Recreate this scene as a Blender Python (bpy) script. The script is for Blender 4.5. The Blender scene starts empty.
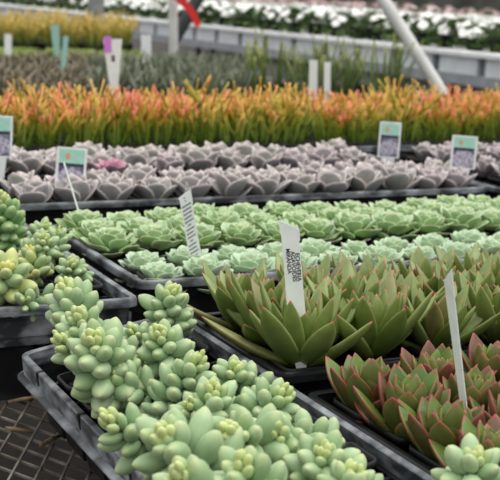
import bpy, bmesh, math, random
import numpy as np
from mathutils import Vector, Matrix, Quaternion

# ------------------------------------------------------------------ camera, sky, sun, exposure
S = 0.45            # eye height above the tray rims, metres
RZ = 0.90           # height of the tray rims above the floor
F = 1200.0          # focal length in pixels of the 500 x 480 frame
right = Vector((0.89423156, -0.44530068, 0.04535668))
down = Vector((-0.0491186, -0.19834484, -0.97890075))
fwd = Vector((0.44490144, 0.87313609, -0.19923876))
EYE = Vector((0, 0, RZ + S))
C = bpy.context.scene.collection
sc = bpy.context.scene
cam_d = bpy.data.cameras.new('camera')
cam = bpy.data.objects.new('camera', cam_d)
C.objects.link(cam)
m = Matrix.Identity(4)
for r in range(3):
    m[r][0], m[r][1], m[r][2], m[r][3] = right[r], -down[r], -fwd[r], EYE[r]
cam.matrix_world = m
cam_d.sensor_fit = 'HORIZONTAL'
cam_d.sensor_width = 36
cam_d.lens = 36 * F / 500
cam_d.clip_start = 0.05
cam_d.clip_end = 300
cam_d.dof.use_dof = True
cam_d.dof.focus_distance = 1.50
cam_d.dof.aperture_fstop = 86.4 / 7.0
sc.camera = cam

world = bpy.data.worlds.new('sky')
sc.world = world
world.use_nodes = True
nt = world.node_tree
nt.nodes.clear()
wo = nt.nodes.new('ShaderNodeOutputWorld')
bg = nt.nodes.new('ShaderNodeBackground')
tc = nt.nodes.new('ShaderNodeTexCoord')
sep = nt.nodes.new('ShaderNodeSeparateXYZ')
rmp = nt.nodes.new('ShaderNodeValToRGB')
rmp.color_ramp.elements[0].position = 0.0
rmp.color_ramp.elements[0].color = (0.42, 0.44, 0.45, 1)
rmp.color_ramp.elements[1].position = 0.75
rmp.color_ramp.elements[1].color = (1.0, 1.0, 0.99, 1)
nt.links.new(tc.outputs['Generated'], sep.inputs[0])
nt.links.new(sep.outputs['Z'], rmp.inputs[0])
nt.links.new(rmp.outputs[0], bg.inputs['Color'])
bg.inputs['Strength'].default_value = 1.15
nt.links.new(bg.outputs[0], wo.inputs[0])

sun_d = bpy.data.lights.new('sun', 'SUN')
sun_d.energy = 1.4
sun_d.angle = math.radians(50)
sun_d.color = (1.0, 0.985, 0.96)
sun = bpy.data.objects.new('sun', sun_d)
C.objects.link(sun)
sun.rotation_euler = Vector((-0.22, 0.22, -1.0)).to_track_quat('-Z', 'Y').to_euler()
sun.location = (0, 0, 6)

sc.view_settings.view_transform = 'Standard'
sc.view_settings.look = 'None'
sc.view_settings.gamma = 1
sc.view_settings.use_curve_mapping = False
sc.view_settings.exposure = 0.3

rnd = random.Random(7)
PI = math.pi


def ray(px, py):
    return (right * ((px - 250) / F) + down * ((py - 240) / F) + fwd)


def at(px, py, z=0.0):
    """point on the ray through a pixel at height z above the rim plane"""
    d = ray(px, py)
    return EYE + d * ((RZ + z - EYE.z) / d.z)


def at_v(px, py, v):
    d = ray(px, py)
    return EYE + d * (v * S / d.y)


def px_of(p):
    q = p - EYE
    w = q.dot(fwd)
    return 250 + F * q.dot(right) / w, 240 + F * q.dot(down) / w, w


def lin(r, g, b):
    return tuple(((c / 255) / 12.92 if c / 255 <= 0.04045 else ((c / 255 + 0.055) / 1.055) ** 2.4) for c in (r, g, b))


def mix(a, b, t):
    t = min(1.0, max(0.0, t))
    return tuple(x + (y - x) * t for x, y in zip(a, b))


def sstep(a, b, x):
    t = min(1.0, max(0.0, (x - a) / (b - a)))
    return t * t * (3 - 2 * t)


# ------------------------------------------------------------------ materials
def mat_plain(name, col, rough=0.6, spec=0.4, metal=0.0):
    mt = bpy.data.materials.new(name)
    mt.use_nodes = True
    b = mt.node_tree.nodes['Principled BSDF']
    b.inputs['Base Color'].default_value = (*col, 1)
    b.inputs['Roughness'].default_value = rough
    b.inputs['Specular IOR Level'].default_value = spec
    b.inputs['Metallic'].default_value = metal
    return mt


def mat_noise(name, c1, c2, scale=20, rough=0.6, lo=0.35, hi=0.7, stretch=(1, 1, 1), spec=0.4, bump=0.0, detail=5):
    mt = mat_plain(name, c1, rough, spec)
    t = mt.node_tree
    b = t.nodes['Principled BSDF']
    co = t.nodes.new('ShaderNodeTexCoord')
    mp = t.nodes.new('ShaderNodeMapping')
    mp.inputs['Scale'].default_value = stretch
    nz = t.nodes.new('ShaderNodeTexNoise')
    nz.inputs['Scale'].default_value = scale
    nz.inputs['Detail'].default_value = detail
    rp = t.nodes.new('ShaderNodeValToRGB')
    rp.color_ramp.elements[0].position = lo
    rp.color_ramp.elements[1].position = hi
    rp.color_ramp.elements[0].color = (*c1, 1)
    rp.color_ramp.elements[1].color = (*c2, 1)
    t.links.new(co.outputs['Object'], mp.inputs[0])
    t.links.new(mp.outputs[0], nz.inputs['Vector'])
    t.links.new(nz.outputs['Fac'], rp.inputs[0])
    t.links.new(rp.outputs[0], b.inputs['Base Color'])
    if bump:
        bp = t.nodes.new('ShaderNodeBump')
        bp.inputs['Strength'].default_value = bump
        bp.inputs['Distance'].default_value = 0.003
        t.links.new(nz.outputs['Fac'], bp.inputs['Height'])
        t.links.new(bp.outputs[0], b.inputs['Normal'])
    return mt


def mat_leaf(name, rough=0.5, spec=0.35, var=0.12, sheen=0.0, scale=60):
    """pigment from the 'pigment' attribute, broken up by fine noise"""
    mt = mat_plain(name, (0.3, 0.4, 0.2), rough, spec)
    t = mt.node_tree
    b = t.nodes['Principled BSDF']
    a = t.nodes.new('ShaderNodeAttribute')
    a.attribute_name = 'pigment'
    nz = t.nodes.new('ShaderNodeTexNoise')
    nz.inputs['Scale'].default_value = scale
    nz.inputs['Detail'].default_value = 4
    mr = t.nodes.new('ShaderNodeMapRange')
    mr.inputs['From Min'].default_value = 0.3
    mr.inputs['From Max'].default_value = 0.7
    mr.inputs['To Min'].default_value = 1 - var
    mr.inputs['To Max'].default_value = 1 + var
    mm = t.nodes.new('ShaderNodeVectorMath')
    mm.operation = 'SCALE'
    co = t.nodes.new('ShaderNodeTexCoord')
    t.links.new(co.outputs['Object'], nz.inputs['Vector'])
    t.links.new(nz.outputs['Fac'], mr.inputs['Value'])
    t.links.new(a.outputs['Color'], mm.inputs[0])
    t.links.new(mr.outputs[0], mm.inputs['Scale'])
    t.links.new(mm.outputs[0], b.inputs['Base Color'])
    b.inputs['Sheen Weight'].default_value = sheen
    b.inputs['Sheen Roughness'].default_value = 0.5
    return mt


M = dict(
    pot=mat_noise('pot_black_plastic', lin(18, 19, 20), lin(38, 39, 40), 30, 0.5, spec=0.25),
    soil=mat_noise('soil', lin(22, 18, 15), lin(62, 52, 42), 160, 0.95, 0.35, 0.8, bump=0.8),
    tray=mat_noise('tray_dusty_plastic', lin(42, 45, 48), lin(146, 150, 154), 20, 0.42, 0.42, 0.70, (1, 1, 1.6), bump=0.15, detail=9),
    rim=mat_noise('tray_rim_plastic', lin(60, 64, 68), lin(158, 162, 166), 26, 0.42, 0.40, 0.72, (1, 1, 2), bump=0.15, detail=9),
    dark=mat_noise('tray_black_plastic', lin(15, 16, 17), lin(52, 55, 58), 18, 0.42, 0.5, 0.95, (1, 1, 2), spec=0.25, detail=8),
    white=mat_noise('white_plastic', lin(238, 240, 238), lin(226, 228, 225), 40, 0.45),
    ink=mat_plain('black_ink', lin(28, 28, 30), 0.6),
    grey_ink=mat_plain('grey_ink', lin(84, 84, 88), 0.6),
    teal=mat_noise('teal_print', lin(160, 212, 192), lin(182, 222, 206), 60, 0.4),
    orange=mat_plain('orange_print', lin(214, 166, 132), 0.4),
    slate=mat_plain('slate_print', lin(58, 60, 72), 0.4),
    mesh=mat_noise('bench_mesh_metal', lin(74, 64, 54), lin(156, 150, 142), 14, 0.55, 0.4, 0.75),
    frame=mat_noise('bench_frame_metal', lin(120, 122, 122), lin(150, 152, 152), 12, 0.5),
    panel=mat_noise('bench_panel', lin(206, 210, 214), lin(222, 225, 228), 8, 0.5),
    gap=mat_plain('bench_divider_grey', lin(112, 117, 122), 0.55),
    lip=mat_noise('bench_lip', lin(224, 226, 226), lin(240, 240, 240), 8, 0.5),
    bench2=mat_noise('side_rail_grey', lin(140, 144, 148), lin(160, 164, 168), 8, 0.5),
    pole=mat_noise('white_pole', lin(196, 196, 192), lin(222, 222, 218), 6, 0.45),
    strut=mat_plain('dark_strut', lin(48, 52, 54), 0.5),
    red=mat_plain('red_ribbon', lin(214, 44, 40), 0.5),
    pink=mat_plain('pink_plastic', lin(206, 128, 212), 0.5),
    tealtag=mat_plain('teal_plastic', lin(156, 196, 184), 0.5),
    floor=mat_noise('floor_concrete', lin(46, 42, 38), lin(66, 61, 55), 3, 0.9),
    wall=mat_noise('shade_wall', lin(58, 62, 54), lin(92, 92, 84), 1.2, 0.9),
    straw=mat_noise('dry_straw', lin(84, 68, 48), lin(128, 108, 80), 60, 0.9),
    sedum=mat_leaf('sedum_leaf', 0.48, 0.4, 0.07, 0.15, 90),
    stem=mat_plain('stem_green', lin(112, 126, 78), 0.7),
    agave=mat_leaf('agavoides_leaf', 0.36, 0.45, 0.12, 0.0, 70),
    mint=mat_leaf('mint_rosette_leaf', 0.5, 0.35, 0.08, 0.1, 60),
    mauve=mat_leaf('mauve_rosette_leaf', 0.5, 0.35, 0.08, 0.15, 50),
    stick=mat_leaf('pencil_stem', 0.45, 0.4, 0.1, 0.0, 40),
    foliage=mat_leaf('bedding_leaf', 0.5, 0.4, 0.15, 0.0, 20),
    petal=mat_leaf('petal', 0.6, 0.2, 0.03, 0.0, 20),
)


def mat_print(name):
    """printed picture of a mauve rosette: rings of petals around the object's centre"""
    mt = mat_plain(name, (0.3, 0.25, 0.4), 0.4)
    t = mt.node_tree
    b = t.nodes['Principled BSDF']
    co = t.nodes.new('ShaderNodeTexCoord')
    v = t.nodes.new('ShaderNodeTexVoronoi')
    v.inputs['Scale'].default_value = 75
    rp = t.nodes.new('ShaderNodeValToRGB')
    e = rp.color_ramp.elements
    e[0].position, e[0].color = 0.05, (*lin(196, 188, 206), 1)
    e[1].position, e[1].color = 0.75, (*lin(92, 86, 112), 1)
    t.links.new(co.outputs['Object'], v.inputs['Vector'])
    t.links.new(v.outputs['Distance'], rp.inputs[0])
    t.links.new(rp.outputs[0], b.inputs['Base Color'])
    return mt


M['print'] = mat_print('rosette_print')


# ------------------------------------------------------------------ mesh helpers
class MB:
    def __init__(self):
        self.v, self.f, self.c = [], [], []

    def add(self, vs, fs, cols=None):
        o = len(self.v)
        self.v += [tuple(p) for p in vs]
        self.f += [tuple(i + o for i in f) for f in fs]
        self.c += cols if cols else [(0.5, 0.5, 0.5)] * len(vs)

    def box(self, cx, cy, cz, sx, sy, sz, rot=None, origin=None):
        vs = [Vector((x * sx / 2, y * sy / 2, z * sz / 2)) for x in (-1, 1) for y in (-1, 1) for z in (-1, 1)]
        if rot is not None:
            vs = [rot @ p for p in vs]
        vs = [p + Vector((cx, cy, cz)) for p in vs]
        self.add(vs, [(0, 1, 3, 2), (4, 6, 7, 5), (0, 4, 5, 1), (2, 3, 7, 6), (0, 2, 6, 4), (1, 5, 7, 3)])

    def tube(self, pts, rad, n=6, cols=None, cap=True):
        pts = [Vector(p) for p in pts]
        rad = rad if isinstance(rad, (list, tuple)) else [rad] * len(pts)
        vs, cs = [], []
        ref = Vector((0.3, 0.9, 0.2))
        for i, p in enumerate(pts):
            d = (pts[min(i + 1, len(pts) - 1)] - pts[max(i - 1, 0)]).normalized()
            a = d.cross(ref)
            if a.length < 1e-3:
                a = d.cross(Vector((1, 0, 0)))
            a.normalize()
            b = d.cross(a)
            for k in range(n):
                t = 2 * PI * k / n
                vs.append(p + (a * math.cos(t) + b * math.sin(t)) * rad[i])
                cs.append(cols[i] if cols else (0.5, 0.5, 0.5))
        fs = [(i * n + k, i * n + (k + 1) % n, (i + 1) * n + (k + 1) % n, (i + 1) * n + k)
              for i in range(len(pts) - 1) for k in range(n)]
        if cap:
            fs.append(tuple(range(n - 1, -1, -1)))
            fs.append(tuple((len(pts) - 1) * n + k for k in range(n)))
        self.add(vs, fs, cs)

    def loft_rect(self, hw, hd, prof, r=0.008, seg=3, closed=False, cap_first=False, cap_last=False):
        """sweep a profile of (outward offset, z) round a rounded rectangle"""
        loops = []
        for (o, z) in prof:
            lp = []
            rr = max(0.001, r + o)
            for (sx, sy, a0) in ((1, 1, 0), (-1, 1, 90), (-1, -1, 180), (1, -1, 270)):
                for k in range(seg + 1):
                    a = math.radians(a0 + 90 * k / seg)
                    lp.append(((hw - r) * sx + rr * math.cos(a), (hd - r) * sy + rr * math.sin(a), z))
            loops.append(lp)
        n = len(loops[0])
        vs = [p for lp in loops for p in lp]
        fs = []
        L = len(loops)
        for i in range(L if closed else L - 1):
            j = (i + 1) % L
            for k in range(n):
                fs.append((i * n + k, i * n + (k + 1) % n, j * n + (k + 1) % n, j * n + k))
        if cap_first:
            fs.append(tuple(range(n - 1, -1, -1)))
        if cap_last:
            fs.append(tuple((L - 1) * n + k for k in range(n)))
        self.add(vs, fs)

    def mesh(self, name, mat, smooth=False, pig=False):
        me = bpy.data.meshes.new(name)
        me.from_pydata(self.v, [], self.f)
        me.materials.append(mat)
        if smooth:
            me.polygons.foreach_set('use_smooth', [True] * len(me.polygons))
        if pig:
            at_ = me.attributes.new('pigment', 'FLOAT_COLOR', 'POINT')
            buf = np.ones((len(self.v), 4), dtype=np.float32)
            buf[:, :3] = np.array(self.c, dtype=np.float32)
            at_.data.foreach_set('color', buf.ravel())
        bm = bmesh.new()
        bm.from_mesh(me)
        bmesh.ops.recalc_face_normals(bm, faces=bm.faces)
        bm.to_mesh(me)
        bm.free()
        me.update()
        return me


def link(name, me, parent=None):
    o = bpy.data.objects.new(name, me)
    C.objects.link(o)
    if parent is not None:
        o.parent = parent
    return o


def tag(o, label=None, cat=None, group=None, kind=None):
    if label:
        o['label'] = label
    if cat:
        o['category'] = cat
    if group:
        o['group'] = group
    if kind:
        o['kind'] = kind
    return o


def empty(name, loc, rot=None):
    o = bpy.data.objects.new(name, None)
    o.empty_display_size = 0.02
    C.objects.link(o)
    if rot is not None:
        o.matrix_world = Matrix.Translation(loc) @ rot.to_matrix().to_4x4()
    else:
        o.location = loc
    return o


# ------------------------------------------------------------------ leaf and rosette builders
def leaf(mb, base, d, up, L, W, T, prof, thick, bend, cup, colfn, nt_=7, nr=8, topflat=0.6):
    d = d.normalized()
    up = (up - d * up.dot(d)).normalized()
    side = d.cross(up)
    vs, cs = [], []
    pos = Vector(base)
    rings = [1 - (1 - i / nt_) ** 1.45 for i in range(nt_ + 1)]
    angs = RING.get(nr) or [2 * PI * k / nr for k in range(nr)]
    for i in range(nt_ + 1):
        t = rings[i]
        a = bend * t
        dd = d * math.cos(a) + up * math.sin(a)
        uu = up * math.cos(a) - d * math.sin(a)
        if i:
            pos = pos + dd * (L * (t - rings[i - 1]))
        w = W * float(np.interp(t, prof[0], prof[1]))
        th = T * float(np.interp(t, thick[0], thick[1]))
        if i == nt_:
            w = max(w, 0.0004)
            th = max(th, 0.0004)
        for k in range(nr):
            ph = angs[k]
            x = w * math.cos(ph)
            s = math.sin(ph)
            y = th * s * (topflat if s > 0 else 1.0) + cup * (math.cos(ph) ** 2) * w
            vs.append(pos + side * x + uu * y)
            cs.append(colfn(t, abs(math.cos(ph)), s))
    fs = [(i * nr + k, i * nr + (k + 1) % nr, (i + 1) * nr + (k + 1) % nr, (i + 1) * nr + k)
          for i in range(nt_) for k in range(nr)]
    fs.append(tuple(range(nr - 1, -1, -1)))
    fs.append(tuple(nt_ * nr + k for k in range(nr)))
    mb.add(vs, fs, cs)


RING = {12: [math.radians(q) for q in (0, 14, 32, 90, 148, 166, 180, 194, 212, 270, 328, 346)], 8: [math.radians(q) for q in (0, 24, 90, 156, 180, 204, 270, 336)]}
P_PLUMP = ([0, .1, .25, .45, .65, .82, .93, 1], [.35, .62, .88, 1, .97, .76, .46, .08])
P_LANCE = ([0, .2, .42, .62, .78, .9, .96, 1], [.62, .82, .98, .98, .76, .42, .20, .02])
P_SPOON = ([0, .2, .45, .65, .8, .92, 1], [.34, .5, .8, 1, .95, .62, .05])
P_BROAD = ([0, .2, .4, .6, .78, .92, 1], [.45, .66, .92, 1, .78, .36, .02])
P_STRAP = ([0, .2, .5, .8, 1], [.9, 1, .8, .45, .03])
TH = ([0, .3, .7, .92, 1], [.8, 1, .8, .45, .1])


def rosette(n, Lo, Li, Wo, Wi, T, e0, e1, prof, bend, cup, colmaker, rg, base_r=0.006, split=0.6, nt_=7, nr=8, lift=0.02, jl=0.08, je=5, ee=0.9):
    """two meshes of leaves, outer and inner; leaf 0 is the lowest, outermost"""
    outer, inner = MB(), MB()
    ga = PI * (3 - math.sqrt(5))
    off = rg.uniform(0, 6.28)
    for i in range(n):
        s = i / (n - 1)
        e = math.radians(e0 + (e1 - e0) * s ** ee + rg.uniform(-je, je))
        az = off + ga * i + rg.uniform(-.12, .12)
        L = (Lo + (Li - Lo) * s ** 1.25) * (1 + rg.uniform(-jl, jl))
        W = (Wo + (Wi - Wo) * s ** 1.1) * (1 + rg.uniform(-.06, .06))
        rad = Vector((math.cos(az), math.sin(az), 0))
        d = rad * math.cos(e) + Vector((0, 0, 1)) * math.sin(e)
        up = Vector((0, 0, 1)) * math.cos(e) - rad * math.sin(e)
        roll = Quaternion(d, rg.uniform(-.15, .15))
        base = rad * base_r * (1 - s * .7) + Vector((0, 0, lift * s))
        leaf(outer if s < split else inner, base, d, roll @ up, L, W, T * (W / Wo) ** .5, prof, TH, bend * (1 - .4 * s), cup,
             colmaker(s, rg), nt_, nr)
    return outer, inner


# ------------------------------------------------------------------ pots
POTS = {}


def pot_meshes(hs, h):
    """tapered square pot with rolled rim, and its soil; origin at the centre of the pot's foot"""
    key = (round(hs, 4), round(h, 4))
    if key not in POTS:
        a = MB()
        a.loft_rect(hs, hs, [(-hs * .18, 0), (0, h - .008), (.002, h - .008), (.002, h), (-.001, h), (-.0025, h - .012), (-.004, h - .03)],
                    r=hs * .25, cap_first=True)
        b = MB()
        n = 7
        rr = random.Random(3)
        vs = [((i / (n - 1) - .5) * 2 * (hs - .004), (j / (n - 1) - .5) * 2 * (hs - .004), h - .013 + rr.uniform(-.002, .003)) for i in range(n) for j in range(n)]
        b.add(vs, [(i * n + j, (i + 1) * n + j, (i + 1) * n + j + 1, i * n + j + 1) for i in range(n - 1) for j in range(n - 1)])
        POTS[key] = (a.mesh('pot', M['pot'], True), b.mesh('soil', M['soil']))
    return POTS[key]


ROWS = {}


def plant(name, foot, pot, parts, rot=0.0, scale=1.0, cat='succulent', row=None, group=None, tilt=None, label=None):
    """root Empty at the foot of the pot > pot, soil and the plant's own parts"""
    hs, h = pot
    pm, sm = pot_meshes(hs, h)
    q = (tilt or Quaternion())
    o = empty(name, foot, q)
    link('pot', pm, o)
    link('soil', sm, o)
    for (pn, me, z) in parts:
        c = link(pn, me, o)
        c.location = (0, 0, h - .012 + z)
        c.rotation_euler = (0, 0, rot)
        c.scale = (scale,) * 3
    tag(o, label, cat, group)
    if row:
        ROWS.setdefault(row, []).append((o, foot + q @ Vector((0, 0, h))))
    return o


# ------------------------------------------------------------------ trays
def tray(name, u0, u1, v0, v1, nu, nv, label, mats=('rim', 'tray'), z=0.0, tilt=None, style=None, cup_d=0.145, skirt=0.062):
    """rim, skirt walls, a web of cells and the cups that hang from it; local z = 0 at the rim"""
    hw, hd = (u1 - u0) * S / 2, (v1 - v0) * S / 2
    ctr = Vector(((u0 + u1) * S / 2, (v0 + v1) * S / 2, RZ + z))
    q = tilt or Quaternion()
    root = empty(name, ctr, q)
    a = MB()
    if style == 'notched':
        # low stepped flange outside, wall rising inside it, cut by narrow notches
        a.loft_rect(hw, hd, [(-.005, -.030), (-.0045, -.001), (-.003, 0), (.003, .0006), (.0045, -.0012), (.0062, -.028)], r=.012)
        fl = MB()
        fl.loft_rect(hw, hd, [(.006, -.025), (.011, -.0262), (.0145, -.0275), (.0155, -.029), (.0145, -.0305), (.006, -.029)], r=.012)
        link('flange', fl.mesh('flange', M['tray'], False), root)
        k = int(2 * hd / .15)
        for i in range(k):
            y = -hd + (i + .5) * 2 * hd / k
            nb = MB()
            nb.box(-hw - .0012, y, -.0085, .0100, .006, .0190)
            link('notch', nb.mesh('notch', M['dark']), root)
    else:
        a.loft_rect(hw, hd, [(-.006, -.016), (-.005, -.001), (-.003, 0), (.003, .0005), (.006, -.001), (.007, -.004), (.0072, -.013), (.004, -.014)], r=.012)
    link('rim', a.mesh('rim', M[mats[0]], False), root)
    b = MB()
    if style == 'slotted':
        b.loft_rect(hw, hd, [(-.005, -.012), (-.0075, -.024), (-.0045, -.024), (-.002, -.012)], r=.012, closed=True)
        b.loft_rect(hw, hd, [(-.0095, -.046), (-.012, -skirt), (-.008, -skirt), (-.006, -.046)], r=.012, closed=True)
        for s in (-1, 1):
            k = int(2 * hd / .052)
            for i in range(k + 1):
                b.box(s * (hw - .0075), -hd + .012 + i * (2 * hd - .024) / k, -.035, .004, .027, .026)
            # the short sides stay closed
            b.box(0, s * (hd - .0068), -.035, 2 * hw - .02, .004, .026)
    else:
        b.loft_rect(hw, hd, [(-.004, -.014), (-.006, -.030), (-.004, -.031), (-.004, -.035), (-.0065, -.036), (-.010, -skirt), (-.013, -skirt), (-.0085, -.02)], r=.012)
    link('skirt', b.mesh('skirt', M[mats[1]], False), root)
    w = MB()
    cw, cd = (2 * hw - .016) / nu, (2 * hd - .016) / nv
    zt = -.020
    for i in range(nu + 1):
        w.box(-hw + .008 + i * cw, 0, zt, .006, 2 * hd - .012, .004)
    for j in range(nv + 1):
        w.box(0, -hd + .008 + j * cd, zt - .0005, 2 * hw - .012, .006, .004)
    link('web', w.mesh('web', M['dark']), root)
    cells = []
    cu = MB()
    for i in range(nu):
        for j in range(nv):
            cx, cy = -hw + .008 + (i + .5) * cw, -hd + .008 + (j + .5) * cd
            mb2 = MB()
            mb2.loft_rect(cw / 2 - .0025, cd / 2 - .0025, [(-min(cw, cd) * .09, -cup_d), (0, zt)], r=.006, seg=2, cap_first=True)
            cu.add([(x + cx, y + cy, zz) for x, y, zz in mb2.v], mb2.f)
            cells.append((i, j, Vector((cx, cy, -cup_d + .003))))
    link('cell_cups', cu.mesh('cell_cups', M['dark']), root)
    tag(root, label, 'tray')
    hs = min(cw, cd) / 2 - .0075
    hs_f = hs
    return dict(root=root, ctr=ctr, q=q, cells=cells, hs=hs_f, h=cup_d - .006, nu=nu, nv=nv, hw=hw, hd=hd)


def cell_pos(t, c):
    return t['ctr'] + t['q'] @ c


# ------------------------------------------------------------------ the setting: floor, back walls
mb = MB()
mb.box(14, 18, -.05, 60, 60, .1)
tag(link('floor', mb.mesh('floor', M['floor'])), kind='structure')
mb = MB()
mb.box(14, 40, 1.6, 60, .15, 3.2)
tag(link('wall_back', mb.mesh('wall_back', M['wall'])), kind='structure')
mb = MB()
mb.box(40, 18, 1.6, .15, 46, 3.2)
tag(link('wall_right', mb.mesh('wall_right', M['wall'])), kind='structure')

# the bench all the trays stand on
BZ = RZ - .150
bench = empty('nursery_bench', Vector((2.3, 6, 0)))
bu0, bu1, bv0, bv1 = .12, 4.25, .5, 12.2
mb = MB()
bs = .034
# expanded-metal deck: two families of crossing strands
wd, ln = bu1 - bu0, bv1 - bv0


def strand(mbx, slope, c, zz):
    # line  y = slope * x + c  clipped to the deck
    pts = []
    for x in (bu0, bu1):
        y = slope * x + c
        if bv0 <= y <= bv1:
            pts.append((x, y))
    for y in (bv0, bv1):
        x = (y - c) / slope
        if bu0 < x < bu1:
            pts.append((x, y))
    if len(pts) == 2:
        p, r = Vector((*pts[0], zz)), Vector((*pts[1], zz))
        if (r - p).length > .01:
            mid = (p + r) / 2 - Vector((2.3, 6, 0))
            ang = math.atan2(r.y - p.y, r.x - p.x)
            mbx.box(mid.x, mid.y, mid.z, (r - p).length, .0030, .0030, Matrix.Rotation(ang, 3, 'Z'))


c = bv0 - 1.9 * bu1
while c < bv1 + 1.9 * bu1:
    strand(mb, 1.9, c, BZ - .002)
    strand(mb, -1.9, c, BZ - .0045)
    c += .068
link('mesh_deck', mb.mesh('mesh_deck', M['mesh']), bench)
for (x, y, sx, sy) in ((bu0, 6.35, .04, 11.7), (bu1, 6.35, .04, 11.7)):
    mb = MB()
    mb.box(x - 2.3, y - 6, BZ - .03, sx, sy, .05)
    link('frame_rail', mb.mesh('frame_rail', M['frame']), bench)
for i in range(8):
    mb = MB()
    mb.box((bu0 + bu1) / 2 - 2.3, bv0 + .1 + i * 1.64 - 6, BZ - .03, bu1 - bu0, .04, .044)
    link('cross_rail', mb.mesh('cross_rail', M['frame']), bench)
    for x in (bu0 + .1, (bu0 + bu1) / 2, bu1 - .1):
        mb = MB()
        mb.box(x - 2.3, bv0 + .1 + i * 1.64 - 6, (BZ - .05) / 2, .04, .04, BZ - .05)
        link('leg', mb.mesh('leg', M['frame']), bench)
tag(bench, 'wire mesh nursery bench under all the black succulent trays', 'bench')

# ------------------------------------------------------------------ trays
# front tray of plump sedum, its left side lower than its right
tiltA = Quaternion(Vector((0, 1, 0)), -math.radians(10.5))
wA = (1.475 - .965)
trA = tray('plant_tray', 1.232 - .250, 1.232 + .250, 1.55, 3.42, 3, 10,
           'dusty black tray of plump sedums in the near left foreground', z=-.0225, tilt=tiltA, style='notched', cup_d=.102, mats=('rim', 'tray'))
trB = tray('plant_tray', .93, 1.425, 3.62, 5.2, 3, 9, 'grey slotted tray of sedums at the left edge of the picture',
           style='slotted')
trC = tray('plant_tray', 1.512, 3.60, 2.74, 3.36, 9, 3, 'black tray of green red-tipped rosettes behind the front sedum tray',
           mats=('dark', 'dark'))
trG = tray('plant_tray', 1.52, 3.0, 1.86, 2.60, 7, 4, 'black tray of red-edged rosettes at the lower right corner',
           mats=('dark', 'dark'), z=-.006)
trD = tray('plant_tray', 1.53, 4.02, 3.83, 4.88, 13, 6, 'long grey tray holding two bands of pale mint rosettes', mats=('tray', 'dark'))
trE = tray('plant_tray', 1.52, 4.24, 5.40, 7.10, 13, 8, 'long grey-rimmed tray of mauve rosettes with three picture labels', mats=('tray', 'dark'))
trH = tray('plant_tray', 4.30, 6.2, 5.36, 7.14, 9, 8, 'tray of mauve rosettes at the right edge behind the mint ones', mats=('tray', 'dark'))
trI = tray('plant_tray', .2, 1.46, 5.9, 7.2, 6, 6, 'tray of mauve rosettes reaching out of the left edge', mats=('tray', 'dark'))

# ------------------------------------------------------------------ plump sedums (donkey tail)
SB, SB2, SY = lin(134, 163, 114), lin(164, 187, 144), lin(194, 206, 132)


def sedum_meshes(p0, p1, L, rg, n=52, face=None, t0=.30):
    """stem and leaves from p0 up to p1 (both relative to the plant's origin)"""
    p0, p1 = Vector(p0), Vector(p1)
    face = (face or (p1 - p0)).normalized()
    h = (p1 - p0).length
    c1 = p0 + Vector((0, 0, h * .45))
    c2 = p1 - face * h * .45

    def bez(t):
        a = 1 - t
        return p0 * a ** 3 + c1 * 3 * a * a * t + c2 * 3 * a * t * t + p1 * t ** 3

    st = MB()
    st.tube([bez(i / 8) for i in range(9)], [.005 - .003 * i / 8 for i in range(9)], 8)
    body, young = MB(), MB()
    ga = PI * (3 - math.sqrt(5))
    off = rg.uniform(0, 6.28)
    for i in range(n):
        s = i / (n - 1)
        t = t0 + (1 - t0) * s ** .9
        p = bez(t)
        d = (bez(min(1, t + .02)) - bez(t - .02)).normalized()
        a = d.orthogonal().normalized()
        # stable frame
        a = (Vector((1, .2, .1)) - d * Vector((1, .2, .1)).dot(d)).normalized()
        b = d.cross(a)
        az = off + i * ga + rg.uniform(-.15, .15)
        rad = a * math.cos(az) + b * math.sin(az)
        e = math.radians(-18 + 92 * s ** 1.7 + rg.uniform(-9, 9))
        dd = rad * math.cos(e) + d * math.sin(e)
        up = d * math.cos(e) - rad * math.sin(e)
        k = 1 - .62 * sstep(.6, 1.0, s)
        k *= .78 + .22 * sstep(0, .25, s)
        l = 1.42 * L * k * rg.uniform(.86, 1.14)
        w = l * .268 * rg.uniform(.92, 1.08) * (1 + .15 * (1 - k))
        c0 = mix(mix(SB, SB2, rg.random()), SY, sstep(.72, 1.0, s) * .95)
        tipc = mix(c0, lin(206, 206, 150), .35)

        def cf(tt, ed, tp, c0=c0, tipc=tipc):
            return mix(c0, tipc, sstep(.78, 1, tt))
        leaf(young if s > .78 else body, p + rad * .002, dd, up, l, w, w * .92, P_PLUMP, P_PLUMP, .35, 0, cf, 9, 10, .9)
    return st, body, young


def sedum(name, tr, cellpt, tip, L, label, rg, n=52, face=None, extra=(), cat='succulent'):
    foot = cell_pos(tr, cellpt)
    h = tr['h']
    hs = tr['hs']
    o = empty(name, foot, tr['q'])
    pm, sm = pot_meshes(hs, h)
    link('pot', pm, o)
    link('soil', sm, o)
    inv = tr['q'].inverted()
    top = Vector((0, 0, h - .016))
    for k, (tp, l, nn, fc) in enumerate(((tip, L, n, face),) + tuple(extra)):
        st, bd, yg = sedum_meshes(top + Vector((rg.uniform(-.006, .006), rg.uniform(-.006, .006), 0)), inv @ (tp - foot), l, rg, int(nn * .76),
                                  (inv @ fc) if fc else None)
        link('stem', st.mesh('stem', M['stem'], True), o)
        link('leaves', bd.mesh('leaves', M['sedum'], True, True), o)
        y = link('young_leaves', yg.mesh('young_leaves', M['sedum'], True, True), o)
        y['label'] = 'small yellow-green leaves at the tip'
    tag(o, label, cat)
    return o


toeye = (-fwd).normalized()
left = -right
UPZ = Vector((0, 0, 1))


def facing(a_eye, a_left=0.0):
    return (UPZ + toeye * a_eye + left * a_left).normalized()


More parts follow.
